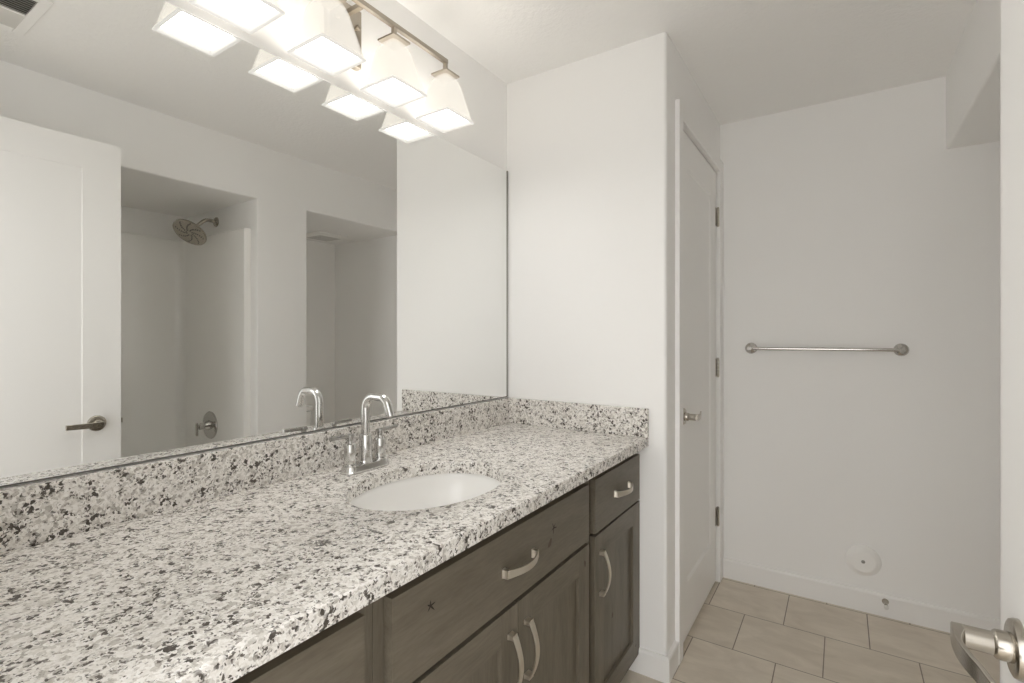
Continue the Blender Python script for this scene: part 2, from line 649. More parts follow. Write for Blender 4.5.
def lever_set(parent, x, y, z, out, run):
    """Lever on a round rose: out = +-1 along X away from the leaf, run = +-1 along Y."""
    h = bpy.data.objects.new('lever_handle', None)
    h.empty_display_size = 0.03
    COL.objects.link(h)
    h.parent = parent
    h.location = Vector((x, y, z)) - origin(parent)
    bm = nb()
    lathe(bm, (x, y, z), (out, 0, 0), [(0, 0.0325), (0.004, 0.0325), (0.0075, 0.031), (0.009, 0.028), (0.0095, 0.020), (0.0095, 0.016)], 48)
    obj('rose', bm, M['nickel'], h)
    bm = nb()
    lathe(bm, (x + out * 0.009, y, z), (out, 0, 0), [(0, 0.0165), (0.012, 0.0160), (0.014, 0.0145), (0.015, 0.0128), (0.040, 0.0128), (0.041, 0.0115)], 36)
    obj('neck', bm, M['nickel'], h)
    # blade: plan outline curving from the neck's end along the leaf
    bm = nb()
    front, rear = [], []
    for i in range(17):
        t = i / 16
        yy = -0.008 + 0.120 * t
        xf = 0.0600 - 0.014 * (t ** 1.6) + 0.0035 * math.sin(PI * min(1, t * 1.3))
        th = 0.0055 + 0.010 * max(0, 1 - abs(yy) / 0.040) ** 1.5
        front.append((x + out * xf, y + run * yy))
        rear.append((x + out * (xf - th), y + run * yy))
    poly = front + rear[::-1]
    hz = [0.0115 * (1.0 - 0.12 * abs(i / 16 - 0.2)) for i in range(17)]
    n = len(front)
    lo = [bm.verts.new((p[0], p[1], z - hz[min(i, 2 * n - 1 - i)])) for i, p in enumerate(poly)]
    hi = [bm.verts.new((p[0], p[1], z + hz[min(i, 2 * n - 1 - i)])) for i, p in enumerate(poly)]
    for i in range(2 * n):
        k = (i + 1) % (2 * n)
        bm.faces.new((lo[i], lo[k], hi[k], hi[i]))
    for i in range(n - 1):
        k, l = 2 * n - 1 - i, 2 * n - 2 - i
        bm.faces.new((lo[i], lo[i + 1], lo[l], lo[k]))
        bm.faces.new((hi[i], hi[i + 1], hi[l], hi[k]))
    obj('blade', bm, M['nickel'], h, bevel=0.0018, seg=3)
    return h


# door_1: the closed closet door, leaf flush with the casing, hinges on the far side
d1 = structure('door_1', (XS - 0.02, DY1, 0.012), 'closed white one-panel closet door with three hinges beside the back wall')
bm = nb()
door_leaf(bm, 1, XS - 0.003, XS - 0.038, DY0, DY1, 0.012, DZ, DY0 + 0.135, DY1 - 0.115, 0.225, 1.920, 0.007, 0.012)
obj('door_leaf', bm, M['door'], d1, smooth=False)
for hz in (0.331, 1.077, 1.831):
    bm = nb()
    yk = DY1 + 0.0015
    for k in range(5):
        lathe(bm, (XS + 0.006, yk, hz - 0.045 + 0.018 * k + 0.0006), (0, 0, 1), [(0, 0.0062), (0.0168, 0.0062)], 16)
    lathe(bm, (XS + 0.006, yk, hz - 0.049), (0, 0, 1), [(0, 0.003), (0.003, 0.0055), (0.004, 0.0055)], 16)
    lathe(bm, (XS + 0.006, yk, hz + 0.045), (0, 0, 1), [(0, 0.0055), (0.002, 0.0055), (0.004, 0.003)], 16)
    box(bm, XS - 0.0028, XS - 0.001, yk - 0.018, yk, hz - 0.045, hz + 0.045)
    obj('hinge', bm, M['hinge'], d1)
lever_set(d1, XS - 0.003, DY0 + 0.066, 0.915, 1, 1)

# door_2: the entry door standing open along the right-hand side
EX, EY0, EY1 = 1.3713, 0.108, 0.888
d2 = structure('door_2', (EX + 0.0175, EY0, 0.012), 'open white one-panel entry door standing at the right edge')
bm = nb()
door_leaf(bm, -1, EX, EX + 0.035, EY0, EY1, 0.012, 2.040, EY0 + 0.128, EY1 - 0.132, 0.225, 1.918)
obj('door_leaf', bm, M['door'], d2, smooth=False)
lever_set(d2, EX, EY1 - 0.085, 0.873, -1, -1)
lever_set(d2, EX + 0.035, EY1 - 0.085, 0.873, 1, -1)
bm = nb()
box(bm, EX + 0.004, EX + 0.031, EY1 - 0.001, EY1 + 0.001, 0.844, 0.900)
sweep(bm, [(EX + 0.0175, EY1, 0.872), (EX + 0.0175, EY1 + 0.010, 0.872)], rrect(0.006, 0.010, 0.002), side=(1, 0, 0))
obj('latch_bolt', bm, M['hinge'], d2)
for hz in (0.24, 1.03, 1.84):
    bm = nb()
    lathe(bm, (EX - 0.006, EY0 - 0.002, hz - 0.045), (0, 0, 1), [(0, 0.0062), (0.09, 0.0062)], 16)
    box(bm, EX - 0.004, EX + 0.030, EY0 - 0.0015, EY0 + 0.0005, hz - 0.045, hz + 0.045)
    obj('hinge', bm, M['hinge'], d2)

# ------------------------------------------------------------------ vanity cabinets
XFF, XD = 0.562, 0.583            # face frame, door and drawer faces
ZT, ZU = 0.865, 0.8325            # counter top and underside
ZC = ZU - 0.001                   # cabinet top
ZK = 0.070                        # underside of the boxes


def carcass(parent, y0, y1, stile0, stile1, rails):
    bm = nb()
    box(bm, 0.003, XFF - 0.019, y0, y0 + 0.015, ZK, ZC)
    box(bm, 0.003, XFF - 0.019, y1 - 0.015, y1, ZK, ZC)
    box(bm, 0.003, XFF - 0.019, y0 + 0.015, y1 - 0.015, ZK, ZK + 0.015)
    box(bm, 0.003, 0.010, y0 + 0.015, y1 - 0.015, ZK + 0.015, ZC)
    obj('carcass', bm, M['woodv'], parent, smooth=False)
    bm = nb()
    box(bm, XFF - 0.019, XFF, y0, y0 + stile0, ZK, ZC)
    box(bm, XFF - 0.019, XFF, y1 - stile1, y1, ZK, ZC)
    for a, b in rails:
        box(bm, XFF - 0.019, XFF, y0 + stile0, y1 - stile1, a, b)
    obj('face_frame', bm, M['woodv'], parent, smooth=False)
    bm = nb()
    box(bm, 0.485, 0.500, y0, y1, 0.0, ZK)
    obj('toe_kick', bm, M['woodh'], parent, smooth=False)


def knot(bm, y, z, s, rot, x=XD, cracked=True):
    """A small raised-grain knot: brown eye and dark radial cracks, part of the front's own mesh."""
    n = 20
    if not cracked:
        ring = []
        for i in range(n):
            t = 2 * PI * i / n
            a, b = 0.85 * s * math.cos(t), 0.45 * s * math.sin(t) * (1 + 0.2 * math.sin(3 * t))
            ring.append(bm.verts.new((x + 0.0003, y + a * math.cos(rot) - b * math.sin(rot), z + a * math.sin(rot) + b * math.cos(rot))))
        bm.faces.new(ring).material_index = 1
        return
    rnd = random.Random(int(y * 1000 + z * 77))
    for k in range(5):
        a = rot + k * 2 * PI / 5 + rnd.uniform(-0.3, 0.3)
        L = s * rnd.uniform(0.6, 1.15)
        wd = 0.0014
        dy, dz = math.cos(a), math.sin(a)
        c = [(-wd * dz * 1.3, wd * dy * 1.3), (L * 0.6 * dy - wd * dz, L * 0.6 * dz + wd * dy), (L * dy, L * dz),
             (L * 0.6 * dy + wd * dz, L * 0.6 * dz - wd * dy), (wd * dz * 1.3, -wd * dy * 1.3)]
        f = bm.faces.new([bm.verts.new((x + 0.0004 + 0.00002 * k, y + p, z + q)) for p, q in c])
        f.material_index = 2


def add_knots(front, lst, x=XD):
    bm = nb()
    bm.from_mesh(front.data)
    o = origin(front.parent)
    bm2 = nb()
    for y, z, s, rot, cr in lst:
        knot(bm2, y, z, s, rot, x, cr)
    bmesh.ops.translate(bm2, verts=bm2.verts, vec=-o)
    me = bpy.data.meshes.new('tmp')
    bm2.to_mesh(me)
    bm2.free()
    bm.from_mesh(me)
    bm.to_mesh(front.data)
    bm.free()
    front.data.materials.append(M['knotrim'])
    front.data.materials.append(M['knot'])


def slab_front(name, parent, y0, y1, z0, z1):
    return obj(name, B(XFF + 0.0005, XD, y0, y1, z0, z1), M['woodh'], parent, smooth=False)


def shaker(name, parent, y0, y1, z0, z1, st=0.068, rl=0.070):
    """Five-piece door: stiles and rails standing 9 mm proud of the flat panel; returns a Door object."""
    d = bpy.data.objects.new(name, None)
    d.empty_display_size = 0.03
    COL.objects.link(d)
    d.parent = parent
    d.location = Vector((XFF, y0, z0)) - origin(parent)
    for a, b in ((y0, y0 + st), (y1 - st, y1)):
        obj('stile', B(XFF + 0.0005, XD, a, b, z0, z1), M['woodv'], d, smooth=False)
    for a, b in ((z0, z0 + rl), (z1 - rl, z1)):
        obj('rail', B(XFF + 0.0005, XD - 0.0003, y0 + st, y1 - st, a, b), M['woodh'], d, smooth=False)
    bm = nb()
    box(bm, XFF + 0.003, XD - 0.010, y0 + st - 0.003, y1 - st + 0.003, z0 + rl - 0.003, z1 - rl + 0.003)
    obj('panel', bm, M['woodv'], d, smooth=False)
    return d


def bow_pull(parent, y, z, vertical, L=0.128, bow=0.031):
    """Arched flat-strap pull with a square foot at each end."""
    bm = nb()
    def P(a, x):
        return (XD + x, y, z + a) if vertical else (XD + x, y + a, z)
    side = (0, 1, 0) if vertical else (0, 0, 1)
    pts, scl = [], []
    n = 20
    for i in range(n + 1):
        t = i / n
        a = -L / 2 + L * t
        pts.append(P(a, 0.013 + (bow - 0.013) * math.sin(PI * t) ** 0.85))
        k = abs(2 * t - 1)
        scl.append((1.0 + 0.25 * k ** 4, 1.0))
    sweep(bm, pts, rrect(0.0078, 0.0019, 0.0006, 1), side=side, scale=scl)
    for s in (-1, 1):
        a = s * (L / 2 - 0.001)
        f = [(P(a, 0.0), 1.0), (P(a, 0.0025), 1.0), (P(a, 0.0035), 0.92), (P(a, 0.0145), 0.90)]
        sweep(bm, [q for q, _ in f], rrect(0.0105, 0.0058, 0.0006, 1), side=side, scale=[(s_, s_) for _, s_ in f])
    return obj('pull_handle', bm, M['satin'], parent, bevel=0)


VY0 = 0.095
c1 = thing('vanity_cabinet', 'grey-brown wood drawer base at the near end of the vanity', 'cabinet', (0.28, 0.33, 0), 'vanity cabinets')
carcass(c1, VY0, 0.5655, 0.035, 0.0335, [(ZC - 0.03, ZC), (0.600, 0.640), (0.33, 0.37), (ZK, ZK + 0.03)])
for z0, z1 in ((0.633, 0.797), (0.353, 0.622), (0.070, 0.342)):
    f = slab_front('drawer_front', c1, VY0 + 0.012, 0.532, z0, z1)
    bow_pull(f, 0.320, (z0 + z1) / 2, False)

c2 = thing('vanity_cabinet', 'grey-brown wood sink base with wide top drawer above a pair of doors', 'cabinet', (0.28, 0.98, 0), 'vanity cabinets')
carcass(c2, 0.5665, 1.3915, 0.040, 0.040, [(ZC - 0.03, ZC), (0.600, 0.645), (ZK, ZK + 0.03)])
f = slab_front('drawer_front', c2, 0.590, 1.369, 0.633, 0.797)
add_knots(f, [(0.682, 0.745, 0.015, 0.3, True), (1.150, 0.738, 0.017, 0.9, True), (1.130, 0.706, 0.015, 0.8, False)])
bow_pull(f, 0.981, 0.712, False)
da = shaker('door', c2, 0.590, 0.9775, 0.070, 0.622)
bow_pull(da, 0.944, 0.500, True)
db = shaker('door', c2, 0.9805, 1.369, 0.070, 0.622)
bow_pull(db, 1.0145, 0.500, True)
add_knots(next(o for o in db.children if o.name.startswith('stile') and o.data.vertices[0].co.y > 0.1), [(1.340, 0.575, 0.012, 1.9, False)])

c3 = thing('vanity_cabinet', 'narrow grey-brown wood base with one drawer and one door beside the wall', 'cabinet', (0.28, 1.60, 0), 'vanity cabinets')
carcass(c3, 1.3925, 1.8145, 0.040, 0.030, [(ZC - 0.03, ZC), (0.600, 0.645), (ZK, ZK + 0.03)])
f = slab_front('drawer_front', c3, 1.415, 1.8150, 0.635, 0.799)
bow_pull(f, 1.633, 0.717, False)
dc = shaker('door', c3, 1.412, 1.8150, 0.070, 0.627)
bow_pull(dc, 1.4535, 0.505, True)
add_knots(next(o for o in dc.children if o.name.startswith('panel')), [(1.575, 0.315, 0.011, 1.4, False)], XD - 0.010)
add_knots(next(o for o in dc.children if o.name.startswith('stile') and o.data.vertices[0].co.y > 0.1), [(1.773, 0.118, 0.007, 0.6, False)])

# ------------------------------------------------------------------ countertop with oval cut-out
SX, SY, SA, SB = 0.340, 0.949, 0.1655, 0.221
XC, CY0, CY1 = 0.6161, 0.086, 1.8165
ct_ = thing('countertop', 'speckled grey granite countertop with backsplash running along the mirror wall', 'countertop', (0.3, 0.95, ZU))
bm = nb()
N = 96
angs = [2 * PI * i / N for i in range(N)]
rc = [math.atan2(y - SY, x - SX) % (2 * PI) for x, y in ((0.0, CY0), (XC, CY0), (XC, CY1), (0.0, CY1))]
for c_ in rc:                       # let the nearest spoke run through each corner
    k = min(range(N), key=lambda i: abs(((angs[i] - c_ + PI) % (2 * PI)) - PI))
    angs[k] = c_
def rect_hit(t, inset=0.0):
    dx, dy = math.cos(t), math.sin(t)
    best = 1e9
    if dx > 1e-9: best = min(best, (XC - inset - SX) / dx)
    if dx < -1e-9: best = min(best, (0.0 - SX) / dx)
    if dy > 1e-9: best = min(best, (CY1 - SY) / dy)
    if dy < -1e-9: best = min(best, (CY0 - SY) / dy)
    return SX + dx * best, SY + dy * best
def ell(t, k=0.0):
    dx, dy = math.cos(t), math.sin(t)
    rr = 1.0 / math.sqrt((dx / (SA + k)) ** 2 + (dy / (SB + k)) ** 2)
    return SX + dx * rr, SY + dy * rr
e_ = 0.003
rings = []
for f2, z in ((lambda t: rect_hit(t), ZU), (lambda t: rect_hit(t), ZT - e_), (lambda t: rect_hit(t, e_ * 0.3), ZT - e_ * 0.3), (lambda t: rect_hit(t, e_), ZT),
              (lambda t: ell(t, e_), ZT), (lambda t: ell(t, e_ * 0.3), ZT - e_ * 0.3), (lambda t: ell(t), ZT - e_), (lambda t: ell(t), ZU)):
    rings.append([Vector((*f2(t), z)) for t in angs])
vs = loft(bm, rings, False, False)
for j in range(N):
    k = (j + 1) % N
    bm.faces.new((vs[-1][j], vs[-1][k], vs[0][k], vs[0][j]))
obj('stone_slab', bm, M['granite'], ct_, angle=30)
bm = nb()
box(bm, 0.0, 0.020, CY0, CY1, ZT, 0.9697)
obj('backsplash', bm, M['granite'], ct_, bevel=0.0015)
bm = nb()
box(bm, 0.0205, XC + 0.001, CY1 - 0.020, CY1, ZT + 0.0002, 0.9697)
obj('side_splash', bm, M['granite'], ct_, bevel=0.0015)

# ------------------------------------------------------------------ sink
sk = thing('sink', 'oval white undermount sink set below the granite countertop', 'sink', (SX, SY, ZU - 0.15))
bm = nb()
prof = [(0.022, 0.0), (0.006, 0.0), (0.004, -0.002), (0.003, -0.012), (-0.004, -0.045), (-0.020, -0.085), (-0.050, -0.118), (-0.090, -0.137), (-0.125, -0.143)]
rings = []
for k, dz in prof:
    rings.append([Vector((SX + (SA + k) * math.cos(t), SY + (SB + k * (1.0 if k > -0.05 else 1.15)) * math.sin(t), ZU - 0.0003 + dz)) for t in [2 * PI * i / 72 for i in range(72)]])
outer = []
for k, dz in prof[::-1]:
    outer.append([Vector((SX + (SA + k + 0.010 if k < 0.02 else SX * 0 + SA + k) * math.cos(t) if False else SX + (SA + k + (0.010 if k < 0.02 else 0)) * math.cos(t),
                          SY + (SB + k * (1.0 if k > -0.05 else 1.15) + (0.010 if k < 0.02 else 0)) * math.sin(t), ZU - 0.0003 + dz - 0.010)) for t in [2 * PI * i / 72 for i in range(72)]])
loft(bm, rings + outer[:1], False, False) if False else None
vs = loft(bm, rings, False, True)
vo = loft(bm, outer, True, False)
for j in range(72):
    k = (j + 1) % 72
    bm.faces.new((vo[-1][j], vo[-1][k], vs[0][k], vs[0][j]))
obj('basin', bm, M['china'], sk, angle=60)
bm = nb()
lathe(bm, (SX, SY, ZU - 0.1438), (0, 0, 1), [(0, 0.024), (0.002, 0.024), (0.003, 0.022), (0.003, 0.017), (0.001, 0.016), (0.006, 0.012), (0.008, 0.004)], 32)
obj('drain', bm, M['chrome'], sk)

# ------------------------------------------------------------------ faucet
FX, FY = 0.103, 0.948
fc = thing('faucet', 'chrome two-handle faucet with arched spout behind the sink', 'faucet', (FX, FY, ZT))
bm = nb()
rings = []
for z, k in ((0.0, 0.0), (0.004, 0.0), (0.0055, -0.002), (0.015, -0.004), (0.019, -0.006), (0.0205, -0.010)):
    rings.append([Vector((FX + u, FY + v, ZT + 0.0002 + z)) for u, v in rrect(0.0275 + k, 0.0775 + k, 0.0262 + k * 0.9, 8)])
loft(bm, rings)
obj('base_plate', bm, M['chrome'], fc)
zb = ZT + 0.0195
bm = nb()
lathe(bm, (FX, FY, zb), (0, 0, 1), [(0, 0.0205), (0.004, 0.0205), (0.006, 0.0185), (0.072, 0.0172), (0.076, 0.0165), (0.078, 0.0135)], 36)
obj('spout_body', bm, M['chrome'], fc)
bm = nb()
tip = Vector((0.205, FY, 1.026))
path = arcpath([(FX, FY, zb + 0.072), (FX, FY, 1.068), (0.183, FY, 1.0655), (0.201, FY, 1.019)], [0.033, 0.026], 12)
sweep(bm, path, circ(0.0112, 24), side=(0, 1, 0))
lathe(bm, (0.201, FY, 1.019), (0.4, 0, -0.92), [(-0.001, 0.0112), (0.002, 0.0106), (0.0022, 0.0075), (-0.004, 0.0070)], 24)
obj('spout', bm, M['chrome'], fc)
for s in (-1, 1):
    hy = FY + s * 0.0525
    h = bpy.data.objects.new('handle', None)
    COL.objects.link(h)
    h.parent = fc
    h.location = Vector((FX, hy, zb)) - origin(fc)
    bm = nb()
    lathe(bm, (FX, hy, zb), (0, 0, 1), [(0, 0.0195), (0.003, 0.0195), (0.005, 0.0150), (0.007, 0.0162), (0.052, 0.0155), (0.058, 0.0130), (0.060, 0.0080), (0.074, 0.0075)], 28)
    obj('valve_body', bm, M['chrome'], h)
    bm = nb()
    sweep(bm, [(FX, hy - s * 0.010, 0.9640), (FX, hy + s * 0.064, 0.9665)], circ(0.0054, 16))
    lathe(bm, (FX, hy, 0.950), (0, 0, 1), [(0, 0.0078), (0.012, 0.0078), (0.014, 0.0078), (0.0185, 0.006)], 20)
    obj('lever', bm, M['leverchrome'], h)

# ------------------------------------------------------------------ mirror
mr = thing('mirror', 'large frameless wall mirror above the granite backsplash', 'mirror', (0.0, 0.95, 0.9745))
MY0, MY1, MZ0, MZ1 = 0.095, 1.8105, 0.9745, 1.9445
bm = nb()
v = [bm.verts.new(p) for p in ((0.0012, MY0, MZ0), (0.0012, MY1, MZ0), (0.0012, MY1, MZ1), (0.0012, MY0, MZ1))]
bm.faces.new(v)
b4 = [bm.verts.new(p) for p in ((-0.0038, MY0, MZ0), (-0.0038, MY1, MZ0), (-0.0038, MY1, MZ1), (-0.0038, MY0, MZ1))]
bm.faces.new(b4).material_index = 1
for i in range(4):
    k = (i + 1) % 4
    bm.faces.new((v[i], v[k], b4[k], b4[i])).material_index = 1
obj('mirror_glass', bm, [M['mirror'], M['mirroredge']], mr, smooth=False)
bm = nb()
box(bm, -0.0038, 0.0035, MY0, MY1, 0.9727, 0.9745)
obj('bottom_channel', bm, M['mirroredge'], mr, smooth=False)
bm = nb()
box(bm, -0.0038, 0.0040, MY1, MY1 + 0.0055, MZ0, MZ1)
obj('edge_channel', bm, M['grey'], mr, smooth=False)

# ------------------------------------------------------------------ vanity light
LX, LW, LZ = 0.0905, 0.142, 1.955
LY = [0.600, 0.8335, 1.067, 1.3005]
vl = thing('vanity_light', 'brushed nickel bar light with four square white glass shades above the mirror', 'wall light', (0, 0.95, 2.06))
bm = nb()
box(bm, -0.004, 0.018, 0.893, 1.007, 2.020, 2.190)
obj('backplate', bm, M['lampmetal'], vl, bevel=0.002)
bm = nb()
box(bm, 0.018, LX - 0.007, 0.943, 0.957, 2.148, 2.162)
obj('arm', bm, M['lampmetal'], vl, bevel=0.001)
for yy in (0.985, 0.915):
    bm = nb()
    lathe(bm, (0.018, yy, 2.130), (1, 0, 0), [(0, 0.004), (0.004, 0.004), (0.006, 0.0075), (0.013, 0.0085), (0.017, 0.007), (0.019, 0.003)], 20)
    obj('mounting_knob', bm, M['lampmetal'], vl)
bm = nb()
box(bm, LX - 0.007, LX + 0.007, LY[0] - 0.007, LY[3] + 0.007, 2.150, 2.164)
obj('crossbar', bm, M['lampmetal'], vl, bevel=0.001)


def sq(hw, z, r, cy):
    return [Vector((LX + u, cy + v_, z)) for u, v_ in rrect(hw, hw, r, 4)]


for cy in LY:
    bm = nb()
    box(bm, LX - 0.006, LX + 0.006, cy - 0.006, cy + 0.006, 2.112, 2.150)
    box(bm, LX - 0.034, LX + 0.034, cy - 0.034, cy + 0.034, 2.106, 2.112)
    obj('lamp_holder', bm, M['lampmetal'], vl, bevel=0.001)
    sh = bpy.data.objects.new('lamp_shade', None)
    COL.objects.link(sh)
    sh.parent = vl
    sh.location = Vector((LX, cy, LZ)) - origin(vl)
    hw = LW / 2
    prof = [(hw - 0.003, 0.004, 0.006), (hw - 0.0075, 0.020, 0.007), (hw - 0.0165, 0.060, 0.009), (hw - 0.0255, 0.100, 0.012),
            (hw - 0.0290, 0.116, 0.013), (hw - 0.0340, 0.130, 0.014), (hw - 0.0400, 0.141, 0.014), (hw - 0.0470, 0.1475, 0.013), (hw - 0.0540, 0.1505, 0.012)]
    bm = nb()
    out_ = [sq(a, LZ + z, r_, cy) for a, z, r_ in prof]
    inn = [sq(a - 0.004, LZ + z - (0.004 if z > 0.13 else 0), max(r_ - 0.003, 0.002), cy) for a, z, r_ in prof]
    vo = loft(bm, out_, False, True)
    vi = loft(bm, inn, False, True)
    n = len(vo[0])
    for j in range(n):
        k = (j + 1) % n
        bm.faces.new((vo[0][j], vo[0][k], vi[0][k], vi[0][j]))
    obj('glass_shade', bm, M['glass'], sh, angle=40)
    bm = nb()      # rolled lip round the open bottom
    ring = [sq(hw - 0.0115, LZ + 0.0098, 0.004, cy), sq(hw - 0.0085, LZ + 0.001, 0.004, cy), sq(hw - 0.006, LZ, 0.005, cy), sq(hw - 0.001, LZ, 0.006, cy),
            sq(hw, LZ + 0.001, 0.006, cy), sq(hw, LZ + 0.004, 0.006, cy), sq(hw - 0.0018, LZ + 0.006, 0.006, cy)]
    vv = loft(bm, ring, False, False)
    for j in range(n):
        k = (j + 1) % n
        bm.faces.new((vv[-1][j], vv[-1][k], vv[0][k], vv[0][j]))
    obj('shade_rim', bm, M['rimglass'], sh, angle=60)
    bm = nb()
    loft(bm, [sq(hw - 0.0125, LZ + 0.010, 0.004, cy), sq(hw - 0.0125, LZ + 0.0112, 0.004, cy)])
    obj('lit_diffuser', bm, M['lamp'], sh, smooth=False)

# ------------------------------------------------------------------ towel bar on the back wall
tb = thing('towel_bar', 'chrome towel bar mounted on the back wall', 'towel bar', (1.122, YB, 1.174))
for x in (0.826, 1.418):
    bm = nb()
    lathe(bm, (x, YB, 1.174), (0, -1, 0), [(0, 0.0275), (0.005, 0.0275), (0.010, 0.0255), (0.014, 0.021), (0.016, 0.014), (0.018, 0.0095), (0.050, 0.0095), (0.060, 0.0125), (0.068, 0.0125), (0.072, 0.009)], 36)
    obj('post', bm, M['barchrome'], tb)
bm = nb()
sweep(bm, [(0.826, YB - 0.063, 1.174), (1.418, YB - 0.063, 1.174)], circ(0.0078, 24))
obj('bar', bm, M['barchrome'], tb)

# ------------------------------------------------------------------ cleanout cover and door stop low on the back wall
cv = thing('cleanout_cover', 'round white cover plate with centre screw low on the back wall', 'cover plate', (1.2824, YB, 0.226))
bm = nb()
lathe(bm, (1.2824, YB, 0.226), (0, -1, 0), [(0, 0.067), (0.005, 0.067), (0.009, 0.065), (0.011, 0.061), (0.0115, 0.058), (0.015, 0.055), (0.022, 0.048), (0.024, 0.042), (0.0225, 0.020), (0.0215, 0.002)], 56)
obj('cover', bm, M['plastic'], cv, angle=50)
bm = nb()
lathe(bm, (1.2824, YB - 0.0215, 0.226), (0, -1, 0), [(0, 0.0075), (0.0012, 0.0075), (0.0022, 0.005)], 20)
obj('screw', bm, M['grey'], cv)

ds = thing('door_stop', 'small nickel door stop with white tip on the back baseboard', 'door stop', (1.362, YB - 0.014, 0.066))
bm = nb()
c_ = (1.362, YB - 0.0145, 0.069)
lathe(bm, c_, (0, -1, 0), [(0, 0.0125), (0.003, 0.0125), (0.006, 0.009), (0.012, 0.0065), (0.050, 0.0060), (0.054, 0.008), (0.056, 0.0085)], 24)
obj('stop_post', bm, M['nickel'], ds)
bm = nb()
lathe(bm, (c_[0], c_[1] - 0.056, c_[2]), (0, -1, 0), [(0, 0.0085), (0.008, 0.0085), (0.010, 0.006)], 20)
obj('bumper', bm, M['rubber'], ds)

# ------------------------------------------------------------------ tub and shower surround behind the right wall
TB = thing('shower_enclosure', 'tall glossy off-white tub and shower surround in the recess reflected in the mirror', 'shower', (1.96, 0.87, 0))
bx, by0, by1, rr = 2.360, SY0 + 0.040, SY1 - 0.040, 0.050
oy0, oy1, ox = SY0 + 0.001, SY1 - 0.001, XF - 0.001
pairs = [((1.628, by1 + 0.008), (1.628, oy1)), ((1.631, by1 + 0.002), (1.631, oy1)), ((1.638, by1), (1.638, oy1))]
pairs += [((bx - rr + rr * math.sin(t), by1 - rr + rr * math.cos(t)), (bx - rr + (rr + 0.039) * min(1, 1.4 * math.sin(t)), by1 - rr + (rr + 0.039) * min(1, 1.4 * math.cos(t)))) for t in [i * PI / 16 for i in range(9)]]
pairs += [((bx - rr + rr * math.cos(t), by0 + rr - rr * math.sin(t)), (bx - rr + (rr + 0.039) * min(1, 1.4 * math.cos(t)), by0 + rr - (rr + 0.039) * min(1, 1.4 * math.sin(t)))) for t in [i * PI / 16 for i in range(9)]]
pairs += [((1.638, by0), (1.638, oy0)), ((1.631, by0 - 0.002), (1.631, oy0)), ((1.628, by0 - 0.008), (1.628, oy0))]
bm = nb()
loft(bm, [[Vector((*i_, 0.440)), Vector((*i_, 1.846)), Vector((i_[0] * 0.9 + o_[0] * 0.1, i_[1] * 0.9 + o_[1] * 0.1, 1.852)), Vector((*o_, 1.852)), Vector((*o_, 0.440))] for i_, o_ in pairs])
obj('surround', bm, M['acrylic'], TB, angle=30)
bm = nb()
def rr_(x0, x1, y0, y1, r, z):
    return [Vector(((x0 + x1) / 2 + u, (y0 + y1) / 2 + v_, z)) for u, v_ in rrect((x1 - x0) / 2, (y1 - y0) / 2, r, 6)]
loft(bm, [rr_(1.575, XF - 0.002, SY0 + 0.002, SY1 - 0.002, 0.01, 0.0), rr_(1.575, XF - 0.002, SY0 + 0.002, SY1 - 0.002, 0.012, 0.425),
          rr_(1.583, XF - 0.006, SY0 + 0.006, SY1 - 0.006, 0.012, 0.4395), rr_(1.655, 2.33, SY0 + 0.10, SY1 - 0.09, 0.10, 0.4395),
          rr_(1.668, 2.32, SY0 + 0.115, SY1 - 0.10, 0.11, 0.425), rr_(1.70, 2.29, SY0 + 0.20, SY1 - 0.13, 0.12, 0.14), rr_(1.76, 2.24, SY0 + 0.28, SY1 - 0.19, 0.10, 0.10)])
obj('tub', bm, M['acrylic'], TB, angle=40)

# shower head on the far side wall of the recess
sy = SY1
hd = thing('rain_shower', 'round nickel rain shower head on a bent arm above the surround', 'shower head', (2.013, sy, 1.938))
bm = nb()
lathe(bm, (2.013, sy, 1.938), (0, -1, 0), [(0, 0.030), (0.003, 0.030), (0.007, 0.026), (0.010, 0.016), (0.012, 0.0115)], 36)
obj('flange', bm, M['nickel'], hd)
nrm = Vector((-0.25, -0.60, -0.76)).normalized()
hc = Vector((2.022, sy - 0.150, 1.847))
bm = nb()
ball = hc - nrm * 0.036
sweep(bm, arcpath([(2.013, sy - 0.004, 1.938), (2.013, sy - 0.062, 1.944), tuple(ball)], 0.045, 10), circ(0.0105, 20))
obj('arm', bm, M['nickel'], hd)
bm = nb()
lathe(bm, hc - nrm * 0.040, nrm, [(0, 0.012), (0.006, 0.0165), (0.014, 0.0165), (0.020, 0.022), (0.026, 0.066), (0.029, 0.090), (0.033, 0.095), (0.039, 0.095), (0.042, 0.091), (0.0405, 0.086), (0.0405, 0.001)], 56)
obj('spray_disc', bm, M['nickel'], hd, angle=30)
bm = nb()
a_, b_ = frame_from(nrm)
for k in range(8):
    for i in range(7):
        rr0 = 0.018 + 0.0098 * i
        t = 2 * PI * k / 8 + 0.11 * i
        c2_ = hc + nrm * 0.0005 + a_ * rr0 * math.cos(t) + b_ * rr0 * math.sin(t)
        lathe(bm, c2_, nrm, [(0, 0.0036), (0.0018, 0.0036), (0.0028, 0.002)], 8)
obj('spray_nozzles', bm, M['nozzle'], hd, smooth=False)

